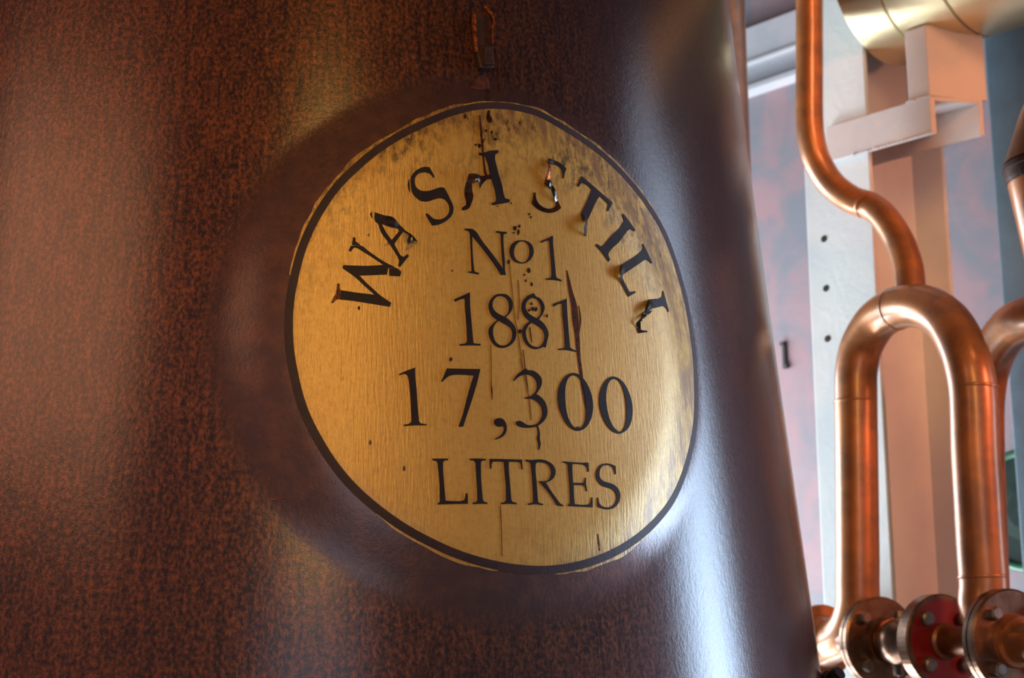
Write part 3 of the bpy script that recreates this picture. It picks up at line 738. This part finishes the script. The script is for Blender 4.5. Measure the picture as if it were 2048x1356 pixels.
# ------------------------------------------------------------------ brass pipe
bp = empty('brass_pipe', uvz(0.073, 0.4, 3.005 - 0.211), 'thick brushed brass pipe lying on the bracket at the top', 'pipe')
CU, CZ, CR = 0.073, 3.005, 0.211
def brass_sec(v0, v1, r0, r1):
    return lathe_bm(uvz(CU, v0, CZ), v_, [(0, r0 - 0.006), (0.003, r0), (v1 - v0 - 0.003, r1), (v1 - v0, r1 - 0.004)], 96)
for v0, v1 in ((0.002, 0.100), (0.101, 0.231), (0.232, 0.40), (0.401, 1.15)):
    from_bm('pipe_section', brass_sec(v0, v1, CR, CR), M_BRASS, bp, True)

# ------------------------------------------------------------------ horizontal beam on the wall
BU = WU - 0.05
wb = empty('wall_beam', uvz(BU + 0.1, -0.9, 2.9), 'pale horizontal steel beam on the pinkish wall behind the column', 'beam', kind='thing')
def onu(x, y, U0):
    d = ray(x, y); t = ((A0 + u_ * U0 - EYE) @ u_) / (d @ u_); p = EYE + d * t; return (p - A0) @ v_, p[2]
zt = onu(1497, 55, BU)[1]; z1 = onu(1500, 122, BU)[1]; z2 = onu(1500, 129, BU)[1]; z3 = onu(1500, 170, BU)[1]; z4 = onu(1500, 181, BU)[1]
BV0, BV1 = -2.6, -0.45
from_bm('upper_plate', bevel(uvbox(BU, BU + 0.02, BV0, BV1, z1, zt), 0.002), M_BEAM, wb)
from_bm('middle_lip', bevel(uvbox(BU - 0.008, WU, BV0, BV1, z2, z1), 0.002), M_BEAM, wb)
from_bm('web', uvbox(BU + 0.035, BU + 0.045, BV0, BV1, z3, z2), M_BEAM, wb)
from_bm('bottom_lip', bevel(uvbox(BU - 0.004, WU, BV0, BV1, z4, z3), 0.002), M_BEAM, wb)

# small dark staple on the wall
v0, zz = onu(1570, 684, WU); v1, zz1 = onu(1577, 737, WU)
bm = uvbox(WU - 0.010, WU + 0.001, v0 - 0.006, v0 + 0.004, zz1, zz)
uvbox(WU - 0.014, WU + 0.001, v0 - 0.010, v0 + 0.003, zz - 0.012, zz, bm); uvbox(WU - 0.014, WU + 0.001, v0 - 0.003, v0 + 0.012, zz1, zz1 + 0.012, bm)
tag(from_bm('wall_staple', bevel(bm, 0.001), M_HOLE), 'small dark upright staple on the pinkish wall left of the column', 'staple')

# ------------------------------------------------------------------ copper pipes
YL, YR = 2.90, 2.57
L0 = at(1716, 1285, YL); L0[2] = 1.5
R0_ = at(1969, 1285, YR); R0_[2] = 1.5
a_ = R0_ - L0; SEP = np.linalg.norm(a_); a_ = a_ / SEP

# bent pipe from the top
pts = [(1617, -420), (1618, -200), (1619, 0), (1619, 120), (1619, 235), (1624, 285), (1636, 325), (1663, 368), (1703, 399), (1739, 412), (1769, 436), (1799, 482), (1816, 530), (1821, 570), (1823, 600)]
ys = [2.95] * 6 + [2.95, 2.94, 2.92, 2.90, 2.87, 2.84, 2.81, 2.79, 2.78]
path = catmull([at(x, y, Y) for (x, y), Y in zip(pts, ys)], 8)
t = empty('bent_copper_pipe', path[-1], 'slim copper pipe dropping from the top and bending onto the loop', 'pipe')
from_bm('tube', tube_bm(path, 0.0300, 32), M_PIPE, t, True)
p, q = Vector(at(1728, 408, 2.905)), Vector(at(1742, 414, 2.89))
from_bm('weld_seam', lathe_bm(p, q - p, [(0, 0.0296), (0.002, 0.0305), (0.006, 0.0305), (0.008, 0.0296)], 32), M_PIPE, t, True)

# loop: two limbs joined by a bend
lp = empty('copper_pipe_loop', L0 + a_ * SEP / 2, 'thick copper pipe loop, an upside-down U, in front of the column', 'pipe')
LP = []
for x, y, s in ((1712, 792, 0), (1713, 740, 0.0), (1724, 690, 0.035), (1752, 644, 0.15), (1786, 620, 0.30), (1824, 611, 0.46), (1862, 619, 0.62), (1897, 646, 0.78), (1923, 690, 0.92), (1938, 735, 0.985), (1947, 792, 1.0)):
    LP.append(at(x, y, YL + (YR - YL) * s))
left = [at(1713, 900, YL), at(1714, 1000, YL), at(1715, 1100, YL), at(1715, 1160, YL)]
right = [at(1951, 900, YR), at(1957, 1000, YR), at(1963, 1100, YR), at(1968, 1170, YR)]
RL = 0.0435
elb_l = [np.array([*(left[-1][:2] + (L0[:2] - left[-1][:2]) * 0.3 - a_[:2] * 0.004), 1.565]), np.array([*(L0[:2] - a_[:2] * 0.03), 1.520]), L0 - a_ * 0.085, L0 - a_ * 0.15]
elb_r = [np.array([*(R0_[:2] + a_[:2] * 0.004), 1.560]), np.array([*(R0_[:2] + a_[:2] * 0.03), 1.518]), R0_ + a_ * 0.085]
elb_r[-1][2] = 1.5
path = catmull(list(reversed(LP)) [::-1][::-1], 1) if False else None
full = elb_l[::-1] + left[::-1] + LP + right + elb_r
from_bm('tube', tube_bm(catmull(full, 8), RL, 40), M_PIPE, lp, True)
for p, q in ((at(1711, 800, YL), at(1711.5, 812, YL)), (at(1947, 772, YR), at(1947.5, 784, YR)), (at(1966, 1150, YR), at(1966.8, 1160, YR)), (at(1790, 618.5, YL + (YR - YL) * 0.32), at(1797, 616, YL + (YR - YL) * 0.35))):
    p, q = Vector(p), Vector(q); d = (q - p)
    from_bm('weld_seam', lathe_bm(p, d, [(0, RL), (0.0015, RL + 0.0009), (0.005, RL + 0.0009), (0.0065, RL)], 40), M_PIPE, lp, True)

# ------------------------------------------------------------------ header with flanges and valve at the bottom
def t_px(px):
    lo, hi = -0.4, 1.0
    for _ in range(50):
        m = (lo + hi) / 2; p = L0 + a_ * m - EYE
        if 1024 + FPX * p[0] / (p @ FW) < px: lo = m
        else: hi = m
    return lo
def along(t): return L0 + a_ * t
e1 = Vector((0, 0, 1)); e2 = Vector(a_).cross(e1).normalized()
hd = empty('flanged_copper_header', along(0.1), 'flanged valve between the feet of the copper loop, with a red flange', 'valve')
def bolts(parent, t0, rc, n, r, l, ph=0.0, mat=None):
    for k in range(n):
        an = 2 * math.pi * k / n + ph
        c = Vector(along(t0)) + (e1 * math.cos(an) + e2 * math.sin(an)) * rc
        from_bm('bolt', lathe_bm(c, a_, [(0, r), (l * 0.8, r), (l, r * 0.75)], 6 if mat is None else 20), mat or M_BOLT, parent)
tA, tB, tC, tD = t_px(1765), t_px(1835), t_px(1890), t_px(2030)
FR = 0.086
from_bm('header_pipe', lathe_bm(along(-0.02), a_, [(0, 0.040), (tA + 0.03, 0.040)], 40), M_PIPE2, hd, True)
# flange by the left foot (two plates)
f1 = from_bm('flange', lathe_bm(along(tA - 0.026), a_, [(0, FR - 0.003), (0.003, FR), (0.011, FR), (0.0112, FR - 0.006), (0.0142, FR - 0.006), (0.0144, FR), (0.024, FR), (0.027, FR - 0.004), (0.0272, 0.045), (0.034, 0.040)], 64), M_FLANGE, hd)
bolts(f1, tA + 0.001, 0.064, 4, 0.013, 0.016, math.pi / 4)
# valve body
vb = from_bm('valve_body', lathe_bm(along(tA), a_, [(0, 0.030), (0.018, 0.030), (0.020, 0.038), (0.026, 0.039), (0.028, 0.034), (0.034, 0.042), (0.05, 0.046), (0.07, 0.046), (0.08, 0.040), (tC - tA - 0.01, 0.038)], 48), M_FLANGE, hd, True)
c = Vector(along(tA + 0.052))
from_bm('stem', lathe_bm(c + Vector((0, 0, -0.115)), (0, 0, 1), [(0, 0.007), (0.05, 0.007), (0.052, 0.016), (0.075, 0.017), (0.155, 0.017), (0.157, 0.011), (0.172, 0.010)], 24), M_BOLT, vb, True)
# red flange
f2 = from_bm('flange', lathe_bm(along(tC - 0.032), a_, [(0, 0.05), (0.0, FR - 0.004), (0.003, FR), (0.028, FR), (0.031, FR - 0.003), (0.0312, FR - 0.010), (0.029, FR - 0.011)], 64), M_FLANGE, hd)
from_bm('flange_face', lathe_bm(along(tC - 0.006), a_, [(0, FR - 0.010), (0.0045, FR - 0.010), (0.0048, FR - 0.012)], 64), M_RED, f2)
f2['label'] = 'flange with a red painted face'
bolts(f2, tC - 0.002, 0.058, 4, 0.0135, 0.014, math.pi / 4, M_BOLT)
from_bm('stub_pipe', lathe_bm(along(tC - 0.002), a_, [(0, 0.033), (0.006, 0.033), (0.010, 0.027), (SEP - tC + 0.01, 0.027)], 40), M_PIPE2, hd, True)
# flange beyond the right foot
f3 = from_bm('flange', lathe_bm(along(tD - 0.032), a_, [(0, FR + 0.001), (0.003, FR + 0.004), (0.012, FR + 0.004), (0.0122, FR - 0.004), (0.0152, FR - 0.004), (0.0154, FR + 0.004), (0.026, FR + 0.004), (0.030, FR)], 64), M_FLANGE, hd)
bolts(f3, tD - 0.002, 0.066, 4, 0.013, 0.018, math.pi / 4)
from_bm('stub_pipe', lathe_bm(along(tD - 0.003), a_, [(0, 0.046), (0.010, 0.044), (0.012, 0.036), (0.12, 0.036)], 40), M_PIPE, hd, True)
# copper flange at the far left, half behind the still
tF = t_px(1652)
from_bm('flange', lathe_bm(along(tF - 0.02), a_, [(0, 0.075), (0.012, 0.075), (0.014, 0.073), (0.016, 0.055), (0.05, 0.042)], 64), M_PIPE, hd)
from_bm('header_pipe', lathe_bm(along(tF - 0.13), a_, [(0, 0.040), (0.112, 0.040)], 40), M_PIPE2, hd, True)

# ------------------------------------------------------------------ copper vessel and pipe at the right edge
vx = at(2104, 345, 2.45)
def pz(y, x=2100): return at(x, y, 2.45)[2]
def rpx(n): return n / FPX * 2.45
prof = [(pz(120), rpx(8)), (pz(150), rpx(18)), (pz(226), rpx(56)), (pz(324), rpx(96)), (pz(328), rpx(98)), (pz(338), rpx(98)), (pz(340), rpx(96)), (pz(356), rpx(94)), (pz(362), rpx(92)), (pz(364), rpx(90)), (pz(565), rpx(60)), (pz(590), rpx(42)), (pz(640), rpx(40))]
prof = [(vx[2] - z, r) for z, r in prof]
ve = empty('copper_spindle_vessel', vx, 'copper double-cone vessel cut off by the right edge of the picture', 'vessel')
from_bm('upper_cone', lathe_bm(vx, (0, 0, -1), prof[:4], 64), M_PIPE2, ve, True)
from_bm('band', lathe_bm(vx, (0, 0, -1), prof[4:10], 64), M_DARKCU, ve)
from_bm('lower_cone', lathe_bm(vx, (0, 0, -1), prof[9:], 64), M_PIPE, ve, True)
from_bm('neck', lathe_bm(vx, (0, 0, 1), [(-prof[0][0] - 0.02, rpx(8)), (4.2 - vx[2], rpx(8))], 24), M_PIPE2, ve, True)
ep = catmull([at(2230, 612, 2.48), at(2150, 618, 2.52), at(2070, 632, 2.60), at(2022, 655, 2.69), at(1985, 712, 2.80), at(1968, 792, 2.86), at(1967, 900, 2.88), at(1970, 1000, 2.88), at(1976, 1180, 2.88), at(1979, 1340, 2.88)], 8)
pe = empty('copper_elbow_pipe', ep[-1], 'copper elbow pipe curving down behind the right limb of the loop', 'pipe')
from_bm('tube', tube_bm(ep, 0.0415, 40), M_PIPE, pe, True)

# pale blue post at the right edge, green wheel behind it
cu, vv = 0.47, onu(2013, 700, 0.47)[0]
ps = empty('steel_post', uvz(cu, vv + 0.08, 0), 'pale blue painted steel post at the right edge of the picture', 'post', kind='thing')
from_bm('front_flange', bevel(uvbox(cu, cu + 0.014, vv, vv + 0.172, 0, 4.2), 0.003), M_POST, ps)
from_bm('web', uvbox(cu + 0.014, cu + 0.10, vv + 0.081, vv + 0.091, 0, 4.2), M_POST, ps)
from_bm('back_flange', bevel(uvbox(cu + 0.10, cu + 0.114, vv, vv + 0.172, 0, 4.2), 0.003), M_POST, ps)
gu = WU - 0.06
gv, gz = onu(2052, 1020, gu); gt = onu(2052, 897, gu)[1]; gr = gt - gz
wh = empty('handwheel', uvz(gu, gv, gz - gr), 'dark green round wheel half hidden behind the pale blue post', 'wheel')
from_bm('rim', tube_bm([Vector(uvz(gu, gv + gr * 0.94 * math.cos(2 * math.pi * k / 48), gz + gr * 0.94 * math.sin(2 * math.pi * k / 48))) for k in range(49)], gr * 0.075, 12, False), M_GREENL, wh, True)
from_bm('disc', lathe_bm(uvz(gu + 0.02, gv, gz), -u_, [(0, gr * 0.9), (0.02, gr * 0.9), (0.022, gr * 0.5), (0.03, gr * 0.3)], 48), M_GREEN, wh)
from_bm('hub', lathe_bm(uvz(WU, gv, gz), -u_, [(0, 0.02), (0.065, 0.02), (0.075, 0.012)], 20), M_BLACKI, wh, True)

# brown pipe standing behind the still
bx = at(1496, 200, 3.30)[0] - 0.080
bpz = [(bx, 3.30, 0.0), (bx, 3.30, 1.0), (bx, 3.30, 2.4), (bx, 3.30, 4.2)]
tag(from_bm('brown_standpipe', tube_bm(bpz, 0.080, 40), M_PIPE2, None, True), 'brown upright pipe just showing behind the top of the still', 'pipe')
